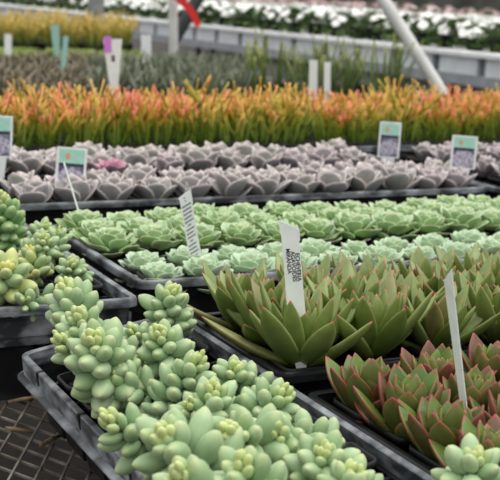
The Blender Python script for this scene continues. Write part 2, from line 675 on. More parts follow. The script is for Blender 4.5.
HEADS_A = [  # tip pixel, height of the tip over the rim plane, leaf length, leaves, leaning, label
    (66, 287, .075, .029, 58, (.35, .5), 'tall sedum at the far left corner of the front tray'),
    (78, 313, .075, .026, 54, (.7, .15), 'sedum stem just behind the largest head at the tray\'s left side'),
    (94, 339, .070, .032, 62, (1.0, .1), 'largest full sedum head at the left side of the front tray'),
    (172, 291, .070, .025, 54, (.3, -.5), 'farthest sedum on the right side of the front tray, by its corner'),
    (133, 330, .030, .019, 36, (.5, .5), 'small low sedum between the two farthest heads of the front tray'),
    (160, 332, .070, .026, 58, (.8, .2), 'yellow-centred sedum right of the largest head in the front tray'),
    (198, 358, .060, .023, 50, (.4, -.3), 'compact sedum against the right rim, beside the large agave-like rosettes'),
    (214, 390, .050, .025, 50, (.7, .1), 'yellow-tipped sedum in the middle of the front tray'),
    (284, 393, .050, .024, 46, (.5, -.7), 'sedum leaning on the right rim below the tall lettered label'),
    (107, 418, .050, .025, 46, (.9, .6), 'sedum hanging over the left rim near the bottom of the picture'),
    (163, 433, .060, .033, 44, (1.3, .1), 'open wide-leaved sedum rosette facing the viewer in the foreground'),
    (232, 430, .055, .030, 44, (1.1, .5), 'yellow-hearted sedum with long leaves in the centre foreground'),
    (324, 453, .040, .026, 48, (.8, .2), 'rightmost sedum of the front tray, against its right rim'),
    (58, 338, .050, .024, 40, (.5, .7), 'lower sedum under the tall one at the far left corner of the front tray'),
    (118, 372, .030, .024, 40, (.8, .1), 'low sedum tucked behind the hanging one at the tray\'s left side'),
    (236, 368, .045, .023, 44, (.5, -.4), 'sedum by the right rim between the compact one and the leaning one'),
    (190, 405, .035, .024, 40, (.9, .0), 'low sedum in the middle, behind the open rosette-like one'),
    (278, 432, .045, .025, 44, (.8, -.2), 'sedum between the yellow-hearted one and the rightmost one'),
    (352, 474, .035, .026, 40, (.7, -.4), 'sedum cut by the bottom edge beside the right rim'),
    (242, 464, .065, .028, 44, (.8, .0), 'nearest sedum in the centre at the very bottom of the picture'),
    (178, 474, .065, .030, 44, (1.0, .2), 'nearest sedum left of centre at the very bottom of the picture'),
]
FREE = list(trA['cells'])
rgA = random.Random(11)
todo = []
for (x, y, z, L, n, ln_, lab) in HEADS_A:
    tip = at(x, y, z)
    todo.append((tip, L, n, ln_, lab))
for (tip, L, n, ln_, lab) in todo:
    back = tip + Vector((fwd.x, fwd.y, 0)).normalized() * (.012 + .016 * ln_[0])
    best = min(FREE, key=lambda cc: (cell_pos(trA, cc[2]).xy - back.xy).length)
    FREE.remove(best)
    sedum('potted_sedum', trA, best[2], tip, L, lab, rgA, n, facing(*ln_))

HEADS_B = [
    (2, 196, .115, .024, 70, (.2, .0), 'tall dark green sedum column cut by the left edge of the picture'),
    (44, 238, .065, .022, 58, (.8, .0), 'round-headed sedum in the middle of the slotted tray'),
    (72, 264, .040, .021, 40, (.6, -.4), 'small sedum by the slotted right wall of its tray'),
    (8, 268, .050, .030, 34, (.7, -.4), 'yellowing sedum at the near left end of the slotted tray'),
    (46, 226, .050, .020, 44, (.3, -.4), 'farthest sedum visible in the slotted tray'),
    (30, 250, .045, .020, 40, (.6, .2), 'sedum behind the yellowing one, left of the round-headed one'),
    (60, 232, .045, .019, 36, (.3, -.3), 'small sedum beside the far part of the slotted wall'),
    (26, 300, .012, .020, 22, (.6, -.4), 'low sedum at the near rim of the slotted tray'),
]
FREE = list(trB['cells'])
rgB = random.Random(5)
for i, (x, y, z, L, n, ln_, lab) in enumerate(HEADS_B):
    tip = at(x, y, z)
    back = tip + Vector((fwd.x, fwd.y, 0)).normalized() * .02
    best = min(FREE, key=lambda cc: (cell_pos(trB, cc[2]).xy - back.xy).length)
    FREE.remove(best)
    keep = (SB, SB2, SY)
    if 'yellowing' in lab:
        SB2, SY = lin(190, 196, 120), lin(226, 216, 120)
    if 'dark green' in lab:
        SB, SB2 = lin(112, 150, 88), lin(128, 164, 104)
    sedum('potted_sedum', trB, best[2], tip, L, lab, rgB, n, facing(*ln_))
    SB, SB2, SY = keep


# one more sedum in its own pot, in front of the red-edged rosettes
tipR = at(476, 459, .05)
solo = dict(ctr=Vector((tipR.x + .006, tipR.y + .012, BZ)), q=Quaternion(), hs=.032, h=.14)
sedum('potted_sedum', solo, Vector((0, 0, .001)), tipR, .027, 'pale sedum in the lower right corner, before the red-edged rosettes', rgB, 40, facing(.5, 0))

# ------------------------------------------------------------------ rosette varieties
def c_agave(s, rg):
    g = mix(lin(98, 118, 50), lin(124, 140, 74), rg.random())
    if rg.random() < .12:
        g = mix(g, lin(128, 96, 66), .5)
    low = mix(g, lin(98, 120, 46), .6)
    pale = mix(g, lin(140, 152, 100), .35)
    red = lin(190, 74, 74)

    def f(t, ed, tp):
        c_ = mix(low, pale if tp > 0 else g, sstep(.05, .6, t))
        c_ = mix(c_, lin(150, 116, 80), .25 * sstep(.9, 1, ed) * sstep(.45, .85, t))
        return mix(c_, red, sstep(.965, 1, t))
    return f


def c_rededge(s, rg):
    g = mix(lin(70, 102, 40), lin(100, 126, 52), rg.random())
    if s < .35:
        g = mix(g, lin(104, 58, 50), rg.choice((0, .1, .3, .8)))
    elif s > .6:
        g = mix(g, lin(108, 142, 54), .5)
    red = lin(150, 44, 56)
    k_ = .85 - .6 * sstep(.3, .9, s)

    def f(t, ed, tp):
        c_ = mix(mix(g, lin(126, 146, 76), .3), g, sstep(0, .5, t))
        if tp < -.2:
            c_ = mix(c_, lin(120, 76, 62), .25)
        c_ = mix(c_, red, .6 * k_ * sstep(.9, .965, ed) * sstep(.25, .6, t))
        return mix(c_, red, k_ * sstep(.92, .99, t))
    return f


def c_mint(s, rg):
    g = mix(lin(158, 188, 142), lin(190, 210, 176), rg.random())
    if s < .3:
        g = mix(g, lin(138, 170, 92), rg.uniform(.4, .8))
    edge = lin(216, 228, 186)

    def f(t, ed, tp):
        c_ = mix(mix(g, lin(150, 184, 112), .5), g, sstep(0, .5, t))
        if tp < -.2:
            c_ = mix(c_, lin(128, 160, 88), .45)
        c_ = mix(c_, edge, .8 * sstep(.9, .965, ed) * sstep(.3, .6, t))
        return mix(c_, lin(206, 196, 150), .7 * sstep(.93, 1, t))
    return f


def c_mauve(base, edge, heart=None):
    def mk(s, rg):
        g = mix(base, mix(base, lin(158, 152, 156), .5), rg.random())
        if heart and s > .35:
            g = mix(g, heart, .7)

        def f(t, ed, tp):
            c_ = mix(mix(g, lin(124, 132, 108), .45), g, sstep(0, .55, t))
            c_ = mix(c_, edge, .95 * sstep(.9, .965, ed) * sstep(.12, .3, t))
            return mix(c_, edge, .85 * sstep(.84, .97, t))
        return f
    return mk


def variants(kind, count, mat, **kw):
    out = []
    for i in range(count):
        o_, i_ = rosette(rg=random.Random(100 * i + len(kind)), **kw)
        out.append((o_.mesh('outer_leaves', mat, True, True), i_.mesh('inner_leaves', mat, True, True)))
    return out


AG = variants('agave', 6, M['agave'], n=36, Lo=.098, Li=.026, Wo=.0138, Wi=.0070, T=.0075, e0=8, e1=86, prof=P_LANCE, bend=.34, cup=.10, nt_=9,
              colmaker=c_agave, lift=.016, jl=.14, je=9, ee=.52)
RE = variants('rededge', 5, M['agave'], n=36, Lo=.064, Li=.026, Wo=.0150, Wi=.0080, T=.0062, e0=12, e1=86, prof=P_LANCE, bend=.36, cup=.12, nt_=9,
              colmaker=c_rededge, nr=12, lift=.024, jl=.12, je=8, ee=.52)
MIK = dict(n=40, Lo=.056, Li=.017, Wo=.0205, Wi=.0082, T=.0036, e0=-4, e1=78, prof=P_SPOON, bend=.5, cup=.24, lift=.028, jl=.08, je=7, split=.5, nr=12)
MI = variants('mint', 6, M['mint'], colmaker=c_mint, **MIK)
MN = variants('mintblue', 5, M['mint'], colmaker=lambda s, rg: (lambda f: (lambda t, ed, tp: mix(f(t, ed, tp), lin(192, 212, 190), .42)))(c_mint(max(s, .31), rg)), **MIK)
EDGE = lin(228, 212, 208)
MVK = dict(prof=P_BROAD, bend=.24, cup=.34, lift=.016, split=.5, jl=.1, je=7, nr=12)
MV = variants('mauve', 4, M['mauve'], n=13, Lo=.060, Li=.040, Wo=.0265, Wi=.0170, T=.0040, e0=34, e1=78, colmaker=c_mauve(lin(156, 156, 150), EDGE), **MVK)
MV += variants('mauvepurple', 2, M['mauve'], n=13, Lo=.058, Li=.038, Wo=.0260, Wi=.0165, T=.0040, e0=34, e1=78, colmaker=c_mauve(lin(164, 154, 160), EDGE), **MVK)
MVP = variants('mauvepink', 1, M['mauve'], n=22, Lo=.056, Li=.026, Wo=.0210, Wi=.0115, T=.0036, e0=22, e1=80,
               colmaker=c_mauve(lin(162, 140, 152), lin(228, 150, 172), lin(196, 140, 160)), **MVK)
DK = variants('dark', 4, M['agave'], n=18, Lo=.16, Li=.09, Wo=.013, Wi=.008, T=.005, e0=38, e1=84, prof=P_STRAP, bend=.2, cup=.3,
              colmaker=lambda s, rg: (lambda g: (lambda t, ed, tp: g))(mix(lin(78, 90, 70), lin(120, 124, 98), rg.random())), lift=.02, nt_=5, nr=6)
DB = variants('brown', 3, M['agave'], n=18, Lo=.12, Li=.06, Wo=.013, Wi=.008, T=.005, e0=25, e1=80, prof=P_STRAP, bend=.2, cup=.3,
              colmaker=lambda s, rg: (lambda g: (lambda t, ed, tp: g))(mix(lin(100, 92, 74), lin(150, 138, 112), rg.random())), lift=.02, nt_=5, nr=6)


def pair(v, names=('outer_leaves', 'inner_leaves')):
    return [(names[0], v[0], .004), (names[1], v[1], .004)]


def in_view(p, mx=26, my=60, mr=130):
    x, y, w = px_of(p)
    return -mx < x < 500 + max(mx, mr) and -my < y < 480 + my


def fill(name, tr, use, variants_, row_text, rg, scale=(.92, 1.08), only=None, near_low=False, sink=0.0):
    for (i, j, c_) in tr['cells']:
        if j not in use:
            continue
        p = cell_pos(tr, c_) + Vector((rg.uniform(-.003, .003), rg.uniform(-.003, .003), 0))
        if not in_view(p + Vector((0, 0, tr['h']))) or (only and not only(i, j)):
            continue
        v = rg.choice(variants_)
        if name == 'potted_echeveria' and tr is trC and i == 0:
            p = p + Vector((-.002, 0, 0))
        k = 1.04 if tr is trC and i == 0 else .9 if near_low and j < 2 else 1.0
        dz = (-.021 if j < 2 else -.012) if near_low else -sink
        if near_low and j < 2:
            v = rg.choice(MN)
        plant(name, p, (tr['hs'], tr['h']), [(a, b, c + dz) for a, b, c in pair(v)], rg.uniform(0, 6.28), rg.uniform(*scale) * k, row=row_text[use.index(j)])


PINK = min(trE['cells'], key=lambda q: (Vector(px_of(cell_pos(trE, q[2]) + Vector((0, 0, .17)))[:2]) - Vector((110, 160))).length + (999 if q[1] < 3 else 0))
trE['cells'].remove(PINK)
plant('potted_echeveria', cell_pos(trE, PINK[2]), (trE['hs'], trE['h']), pair(MVP[0]), .5, 1.1, label='pink-hearted mauve rosette just right of the second picture label')
rg = random.Random(21)
fill('potted_echeveria', trC, [0, 1, 2], AG, [('green red-tipped rosette', 'first row of its tray'), ('green red-tipped rosette', 'second row of its tray'),
     ('green red-tipped rosette', 'third row of its tray')], rg, (1.08, 1.28))
fill('potted_echeveria', trG, [0, 1, 2, 3], RE, [('red-edged dark rosette', 'nearest row of its tray'), ('red-edged dark rosette', 'second row of its tray'), ('red-edged dark rosette', 'third row of its tray'),
     ('red-edged dark rosette', 'farthest row of its tray')], rg, (1.15, 1.32), sink=.012)
fill('potted_echeveria', trD, [0, 1, 3, 4, 5], MI, [('pale mint rosette', 'first row of the near mint band'), ('pale mint rosette', 'second row of the near mint band'),
     ('pale mint rosette', 'first row of the far mint band'), ('pale mint rosette', 'second row of the far mint band'), ('pale mint rosette', 'third row of the far mint band')], rg, (1.05, 1.25), near_low=True)
fill('potted_echeveria', trE, [0, 1, 4, 5], MV, [('grey mauve rosette', 'first row of the long mauve tray'), ('grey mauve rosette', 'second row of the long mauve tray'),
     ('grey mauve rosette', 'third row of the long mauve tray'), ('grey mauve rosette', 'fourth row of the long mauve tray')],
     rg, (1.12, 1.4), only=lambda i, j: not (i == 12 and j > 1), sink=.012)
fill('potted_echeveria', trH, [1, 2, 4, 5], MV, [('grey mauve rosette', 'first row of the right-hand mauve tray'), ('grey mauve rosette', 'second row of the right-hand mauve tray'),
     ('grey mauve rosette', 'third row of the right-hand mauve tray'), ('grey mauve rosette', 'fourth row of the right-hand mauve tray')],
     rg, (.9, 1.1), only=lambda i, j: i > 0)
fill('potted_echeveria', trI, [0, 1, 2, 3], MV, [('grey mauve rosette', 'first row of the left-edge tray'), ('grey mauve rosette', 'second row of the left-edge tray'),
     ('grey mauve rosette', 'third row of the left-edge tray'), ('grey mauve rosette', 'fourth row of the left-edge tray')],
     rg, (.95, 1.1))


# ------------------------------------------------------------------ pencil-stemmed plants
def stick_mesh(rg, n, h, stops, spread=.03, r=.0024, fork=2):
    mb = MB()

    def col(t):
        ts = [a for a, _ in stops]
        return tuple(float(np.interp(t, ts, [c_[k] for _, c_ in stops])) for k in range(3))

    def branch(p, d, L, t0, t1, r0, lev, tm=1.0):
        bend = Vector((rg.uniform(-1, 1), rg.uniform(-1, 1), .4)) * .25
        pts, cs = [], []
        q = Vector(p)
        N = 5
        for i in range(N + 1):
            pts.append(Vector(q))
            cs.append(mix(col(t0 + (t1 - t0) * i / N), (.5, .4, .1), 0))
            q = q + (d + bend * (i / N)).normalized() * (L / N)
        mb.tube(pts, [r0 * (1 - .25 * i / N) for i in range(N + 1)], 5, cs)
        if lev > 0:
            for k in range(rg.choice((1, 2, 2))):
                j = rg.randint(2, 4)
                a = rg.uniform(0, 6.28)
                nd = (d + Vector((math.cos(a), math.sin(a), .2)) * .7).normalized()
                f_ = j / N
                branch(pts[j], nd, L * rg.uniform(.45, .7), t0 + (t1 - t0) * f_, rg.choice((.72, .8, .88, .95, 1.0)), r0 * .85, lev - 1)

    for i in range(n):
        a = rg.uniform(0, 6.28)
        rr = spread * math.sqrt(rg.random())
        p = Vector((math.cos(a) * rr, math.sin(a) * rr, -.004))
        lean = rg.uniform(.02, .55)
        d = Vector((math.cos(a) * lean, math.sin(a) * lean, 1)).normalized()
        branch(p, d, h * rg.uniform(.65, 1.0), 0, rg.choice((.68, .8, .92, 1.0, 1.0, 1.0)), r * rg.uniform(.85, 1.25), fork - 1)
    return mb


FIRE = [(0, lin(80, 110, 40)), (.45, lin(122, 142, 42)), (.66, lin(170, 160, 48)), (.80, lin(214, 150, 62)), (.90, lin(230, 134, 92)), (1, lin(240, 124, 126))]
FIRE2 = [(0, lin(84, 114, 42)), (.5, lin(136, 152, 50)), (.75, lin(194, 174, 66)), (.9, lin(226, 170, 84)), (1, lin(232, 160, 100))]
GOLD = [(0, lin(84, 108, 40)), (.4, lin(134, 138, 50)), (.75, lin(192, 166, 74)), (1, lin(212, 182, 108))]
GREEN = [(0, lin(54, 76, 36)), (.6, lin(92, 112, 50)), (1, lin(134, 140, 66))]
FS = [stick_mesh(random.Random(i), 14, .155, FIRE if i % 2 else FIRE2, .042, .0035).mesh('stems', M['stick'], True, True) for i in range(8)]
GS = [stick_mesh(random.Random(40 + i), 16, .22, GOLD, .045, .0045).mesh('stems', M['stick'], True, True) for i in range(3)]
TS = [stick_mesh(random.Random(60 + i), 8, .36, GREEN, .05, .0062, 1).mesh('stems', M['stick'], True, True) for i in range(4)]


def stick_tray(u0, u1, v0, v1, nu, nv, label, rows, meshes, name, cat, scale, rg, rowkind):
    t = tray('plant_tray', u0, u1, v0, v1, nu, nv, label, mats=('dark', 'dark'))
    names = ['first', 'second', 'third', 'fourth', 'fifth', 'sixth']
    for (i, j, c_) in t['cells']:
        p = cell_pos(t, c_)
        if j not in rows or not in_view(p + Vector((0, 0, t['h']))):
            continue
        plant(name, p, (t['hs'], t['h']), [('stems', rg.choice(meshes), .002)], rg.uniform(0, 6.28), rg.uniform(*scale) * (1.2, 1.1, 1.0, .9, .85)[j], cat=cat,
              row=(rowkind[0], names[rows.index(j)] + rowkind[1]))
    return t


stick_tray(1.3, 4.2, 7.32, 8.5, 13, 5, 'black tray of orange pencil-stemmed plants, left part', [0, 1, 2, 3, 4], FS, 'potted_pencil_plant', 'succulent', (.82, .99), rg,
           ('orange-tipped pencil plant', ' row of left tray'))
stick_tray(4.26, 7.9, 7.32, 8.5, 16, 5, 'black tray of orange pencil-stemmed plants, right part', [0, 1, 2, 3, 4], FS, 'potted_pencil_plant', 'succulent', (.82, .99), rg,
           ('orange-tipped pencil plant', ' row of right tray'))

# dark grey-green rosettes, brownish ones, tall green stems and golden plants further up the bench
names_far = ['first', 'second', 'third', 'fourth', 'fifth', 'sixth', 'seventh', 'eighth']


def loose(name, u0, u1, du, v0, v1, dv, hs, meshes, parts_names, scale, rg, rowkind, cat='succulent', cond=None):
    v = v0
    k = 0
    while v <= v1:
        u = u0
        while u <= u1:
            p = Vector(((u + rg.uniform(-.06, .06)) * S, (v + rg.uniform(-.05, .05)) * S, BZ))
            x, y, w = px_of(p + Vector((0, 0, .1)))
            if -20 < x < 520 and (cond is None or cond(x, y)):
                mm_ = rg.choice(meshes)
                prt = pair(mm_) if isinstance(mm_, tuple) else [(parts_names[0], mm_, .002)]
                plant(name, p, (hs, .145), prt, rg.uniform(0, 6.28), rg.uniform(*scale), cat=cat, row=(rowkind[0], names_far[k] + rowkind[1]))
            u += du
        v += dv
        k += 1


loose('potted_aloe', 3.4, 9.0, .33, 10.3, 14.6, .62, .05, DK, None, (.9, 1.25), rg, ('dark grey-green pointed plant', ' row behind the pencil plants'),
      cond=lambda x, y: 95 < x < 260)
loose('potted_aloe', 2.6, 8.0, .36, 10.3, 15.6, .75, .05, DB, None, (.85, 1.1), rg, ('brownish low pointed plant', ' row at far left'), cond=lambda x, y: x <= 95)
loose('potted_green_stems', 5.6, 9.2, .46, 10.9, 12.8, .6, .05, TS, ('stems',), (.62, .9), rg, ('tall green-stemmed plant', ' row before the white bench'),
      cat='plant', cond=lambda x, y: 232 < x < 408)
loose('potted_golden_plant', 4.8, 9.3, .40, 20.6, 23.6, .8, .055, GS, ('stems',), (.95, 1.2), rg, ('golden feathery plant', ' row at upper left'),
      cat='plant', cond=lambda x, y: x < 132)


# low bright green mat plants in front of the golden ones
def mat_mesh(rg):
    mb = MB()
    for i in range(90):
        a, r_ = rg.uniform(0, 6.28), .055 * math.sqrt(rg.random())
        p = Vector((math.cos(a) * r_, math.sin(a) * r_, 0))
        d = Vector((rg.uniform(-.6, .6), rg.uniform(-.6, .6), 1)).normalized()
        g = mix(lin(120, 144, 60), lin(150, 168, 84), rg.random())
        leaf(mb, p, d, d.orthogonal(), rg.uniform(.02, .045), .006, .002, P_BROAD, TH, .3, .2, lambda t, e, s, g=g: g, 4, 5)
    return mb.mesh('leaves', M['foliage'], True, True)


MA = [mat_mesh(random.Random(i)) for i in range(3)]
loose('potted_mat_plant', 4.0, 8.6, .30, 17.2, 18.6, .7, .055, MA, ('leaves',), (.95, 1.1), rg, ('low bright green mat plant', ' row before the golden plants'),
      cat='plant', cond=lambda x, y: x < 150)

# ------------------------------------------------------------------ bench of white flowers
UB = 13.1 * S
ZT = RZ + S - .80 * S      # top of its lip
ZBm = RZ + S - 1.39 * S    # bottom of its side
V0, V1 = 13.0 * S, 62 * S
fb = empty('flower_bench', Vector((UB, V0, 0)))
mb = MB()
mb.box(1.2, (V1 - V0) / 2, ZT - .02, 2.46, V1 - V0, .035)
link('lip', mb.mesh('lip', M['lip']), fb)
step = .62
k = 0
y = V0
while y < V1:
    mb = MB()
    mb.box(.02, y - V0 + step / 2, (ZT - .04 + ZBm + .085) / 2, .03, step - .11, ZT - .04 - ZBm - .085)
    link('side_panel', mb.mesh('side_panel', M['panel']), fb)
    y += step
mb = MB()
mb.box(.05, (V1 - V0) / 2, (ZT - .04 + ZBm + .08) / 2, .02, V1 - V0, ZT - .04 - ZBm - .08)
link('backing', mb.mesh('backing', M['gap']), fb)
mb = MB()
mb.box(.015, (V1 - V0) / 2, ZBm + .045, .06, V1 - V0, .085)
link('bottom_rail', mb.mesh('bottom_rail', M['bench2']), fb)
for i in range(10):
    for x in (.3, 2.2):
        mb = MB()
        mb.box(x, .5 + i * (V1 - V0 - 1) / 9, (ZT - .05) / 2, .06, .06, ZT - .05)
        link('leg', mb.mesh('leg', M['strut']), fb)
tag(fb, 'long white-lipped bench of white flowers with grey panelled side', 'bench')


def flower_plant(rg, nf, white=(lin(238, 238, 232), lin(250, 250, 246)), nl=70, R=.17, H=.17):
    fo, fl = MB(), MB()
    for i in range(nl):
        a, e = rg.uniform(0, 6.28), rg.uniform(-.15, 1.35)
        k_ = rg.uniform(.55, 1)
        d = Vector((math.cos(a) * math.cos(e), math.sin(a) * math.cos(e), math.sin(e) * .9 + .05))
        p = Vector((d.x * R * k_, d.y * R * k_, max(-.02, .0 + d.z * H * k_)))
        dd = (d + Vector((rg.uniform(-.7, .7), rg.uniform(-.7, .7), rg.uniform(-.4, .3)))).normalized()
        g = mix(lin(54, 88, 36), lin(104, 132, 58), rg.random())
        leaf(fo, p, dd, Vector((0, 0, 1)), rg.uniform(.05, .09), rg.uniform(.018, .03), .002, P_BROAD, TH, -.4, .2, lambda t, e_, s, g=g: g, 4, 6)
    for i in range(nf):
        a, e = rg.uniform(0, 6.28), math.asin(rg.uniform(.25, 1))
        d = Vector((math.cos(a) * math.cos(e), math.sin(a) * math.cos(e), math.sin(e)))
        p = Vector((d.x * R * 1.02, d.y * R * 1.02, .035 + d.z * H * 1.05))
        nrm = (d + Vector((0, 0, .4)) + Vector((rg.uniform(-.4, .4), rg.uniform(-.4, .4), 0))).normalized()
        q1 = nrm.orthogonal().normalized()
        cw = mix(white[0], white[1], rg.random())
        for k_ in range(5):
            r_ = Quaternion(nrm, k_ * 2 * PI / 5) @ q1
            leaf(fl, p, (r_ + nrm * .25).normalized(), nrm, .050, .027, .0015, P_SPOON, TH, -.3, .1, lambda t, e_, s, cw=cw: cw, 4, 6)
    return fo.mesh('foliage', M['foliage'], True, True), fl.mesh('flowers', M['petal'], True, True)


WF_low = [flower_plant(random.Random(i), 12, nl=110) for i in range(3)]
WF_hi = [flower_plant(random.Random(20 + i), 150) for i in range(4)]
PF = [flower_plant(random.Random(50 + i), 26, (lin(176, 140, 138), lin(216, 200, 196))) for i in range(3)]
rgF = random.Random(77)
for (ku, rname) in ((0, 'edge'), (1, 'second'), (2, 'third'), (3, 'fourth'), (4, 'fifth')):
    v = 14.2 * S
    while v < 60 * S:
        p = Vector((UB + .34 + ku * .42 + rgF.uniform(-.04, .04), v + rgF.uniform(-.05, .05), ZT - .002))
        if in_view(p + Vector((0, 0, .15)), 30, 12):
            vv = rgF.choice(WF_low if ku == 0 or (ku == 1 and rgF.random() < .25) else WF_hi)
            plant('potted_white_flower', p, (.06, .11), [('foliage', vv[0], -.05), ('flowers', vv[1], -.05)], rgF.uniform(0, 6.28),
                  rgF.uniform(.9, 1.08), cat='flower', row=('leafy white-flowered plant', rname + ' row of the white bench'))
        v += .38 if px_of(p)[2] < 16 else .56

# farther bench of pink flowers
U2 = 26 * S
fb2 = empty('flower_bench', Vector((U2, 24 * S, 0)))
mb = MB()
mb.box(1.0, 7, ZT - .02, 2.0, 18, .05)
link('top', mb.mesh('top', M['bench2']), fb2)
mb = MB()
mb.box(.03, 7, ZT - .15, .03, 18, .22)
link('side_panel', mb.mesh('side_panel', M['bench2']), fb2)
for i in range(6):
    mb = MB()
    mb.box(.9, -1.5 + i * 3.4, (ZT - .04) / 2, .08, .08, ZT - .04)
    link('leg', mb.mesh('leg', M['strut']), fb2)
tag(fb2, 'far bench of pinkish flowers beyond the white ones', 'bench')
for ku in range(4):
    v = 21 * S
    while v < 60 * S:
        p = Vector((U2 + .25 + ku * .45, v + rgF.uniform(-.06, .06), ZT + .005))
        if in_view(p + Vector((0, 0, .15)), 10, 14):
            vv = rgF.choice(PF)
            plant('potted_pink_flower', p, (.07, .12), [('foliage', vv[0], -.03), ('flowers', vv[1], -.03)], rgF.uniform(0, 6.28), rgF.uniform(.95, 1.2),
                  cat='flower', row=('pinkish flowering plant', ('front', 'second', 'third', 'fourth')[ku] + ' row of the far bench'))
        v += .6


# ------------------------------------------------------------------ labels and poles
def frame_of(bottom, top, turn=0.0):
    up = (top - bottom).normalized()
    n = (EYE - bottom)
    n = (n - up * n.dot(up)).normalized()
    n = Quaternion(up, math.radians(turn)) @ n
    x = up.cross(n)
    mt = Matrix.Identity(4)
    for r_ in range(3):
        mt[r_][0], mt[r_][1], mt[r_][2], mt[r_][3] = x[r_], up[r_], n[r_], bottom[r_]
    return mt, (top - bottom).length


def prism(pts, z0, z1):
    mb = MB()
    n = len(pts)
    mb.add([(x, y, z0) for x, y in pts] + [(x, y, z1) for x, y in pts],
           [tuple(range(n - 1, -1, -1)), tuple(range(n, 2 * n))] + [(i, (i + 1) % n, n + (i + 1) % n, n + i) for i in range(n)])
    return mb


def rect(x0, x1, y0, y1):
    return [(x0, y0), (x1, y0), (x1, y1), (x0, y1)]


def sub(name, mb, mat, parent, loc=None):
    o = link(name, mb.mesh(name, mat), parent)
    if loc:
        o.location = loc
    return o


def text_mesh(txt, size):
    cu = bpy.data.curves.new('lettering', 'FONT')
    cu.body = txt
    cu.size = size
    cu.extrude = .0001
    cu.offset = .00012
    o = bpy.data.objects.new('lettering', cu)
    C.objects.link(o)
    dg = bpy.context.evaluated_depsgraph_get()
    me = bpy.data.meshes.new_from_object(o.evaluated_get(dg))
    me.name = 'lettering'
    bpy.data.objects.remove(o)
    bpy.data.curves.remove(cu)
    return me


def stake(bottom, top, w, turn, label, mat='white', tipcut=(0, 0), notch=True, taper=1.0, name='plant_label'):
    """plastic stake label; tipcut = how far the left and right top corners are cut down"""
    mt, H = frame_of(bottom, top, turn)
    o = empty(name, bottom)
    o.matrix_world = mt
    h = w / 2
    hb = h * taper
    down_ = max(0.0, (bottom.z - (BZ + .001 if bottom.y > 8.6 * S else RZ - .03)) / max(.2, (top - bottom).normalized().z))
    foot = [(-hb * .25, -down_), (hb * .25, -down_)] if down_ > .005 else []
    if notch:
        pts = foot + [(hb, 0), (h * .94, H * .82), (h * 1.05, H * .83), (h * 1.08, H - tipcut[1]), (-h * 1.08, H - tipcut[0]),
               (-h * 1.05, H * .90), (-h * .94, H * .89), (-hb, 0)]
    else:
        pts = foot + [(hb, 0), (h, H - tipcut[1]), (-h, H - tipcut[0]), (-hb, 0)]
    sub('stake', prism(pts, -.0006, .0006), M[mat], o)
    tag(o, label, 'label')
    return o, H


# tall lettered label among the green rosettes
b_, t_ = at_v(299.5, 346, 2.81), at_v(288.5, 219, 2.81)
o1, H1 = stake(b_, t_, .0228, 4, 'tall white lettered label standing among the green red-tipped rosettes', tipcut=(0, .014))
for k, (txt, x, y0, size) in enumerate((('ECHEVERIA', .0046, .735, .0072), ('AGAVOIDES', -.0010, .752, .0072), ('MIRANDA', -.0066, .776, .0072))):
    me = text_mesh(txt, size)
    me.materials.clear()
    me.materials.append(M['ink'])
    lt = link('lettering', me, o1)
    lt.location = (x, H1 * y0, .0008)
    lt.rotation_euler = (0, 0, -PI / 2)

# leaning label with rows of small print among the mint rosettes
b_, t_ = at_v(198, 272, 4.05), at_v(184, 190, 4.05)
o2, H2 = stake(b_, t_, .0215, 6, 'leaning white label with rows of small print among the mint rosettes', tipcut=(.012, 0))
rgt = random.Random(9)
for k in range(15):
    mb = MB()
    y = H2 * (.81 - k * .047)
    wl = (.0155, .0145, .0155, .0135, .015, .006, .0145, .012, .0145, .005, .014, .013, .015, .012, .0145)[k]
    x = -.0078 + (0 if k not in (5, 9) else .004)
    e_ = x + wl
    while x < e_:
        d_ = rgt.uniform(.0012, .0028)
        mb.add(*(lambda P: (P.v, P.f))(prism(rect(x, min(x + d_, e_), y, y + H2 * .0165), .0006, .0009)))
        x += d_ + .0005
    # lines of print climb to the right
    mb.v = [(vx, vy + vx * .42, vz) for vx, vy, vz in mb.v]
    sub('print_line', mb, M['grey_ink'], o2)
mb = MB()
for (x, y) in ((-.002, .90), (-.001, .865)):
    mb.add(*(lambda P: (P.v, P.f))(prism(rect(x - .001, x + .0012, H2 * y, H2 * (y + .014)), .0006, .0009)))
sub('printed_mark', mb, M['grey_ink'], o2)

# blank label seen almost edge-on among the red-edged rosettes
b_, t_ = at_v(466.5, 428, 2.20), at_v(446.5, 266, 2.20)
stake(b_, t_, .0215, -66, 'blank white label seen nearly edge-on among the red-edged rosettes', tipcut=(.02, 0), taper=.7)

# thin stick label in front of the picture label
b_, t_ = at_v(80, 216, 4.86), at_v(64, 163, 4.86)
stake(b_, t_, .019, 83, 'thin white label seen edge-on before the left picture label', notch=False)


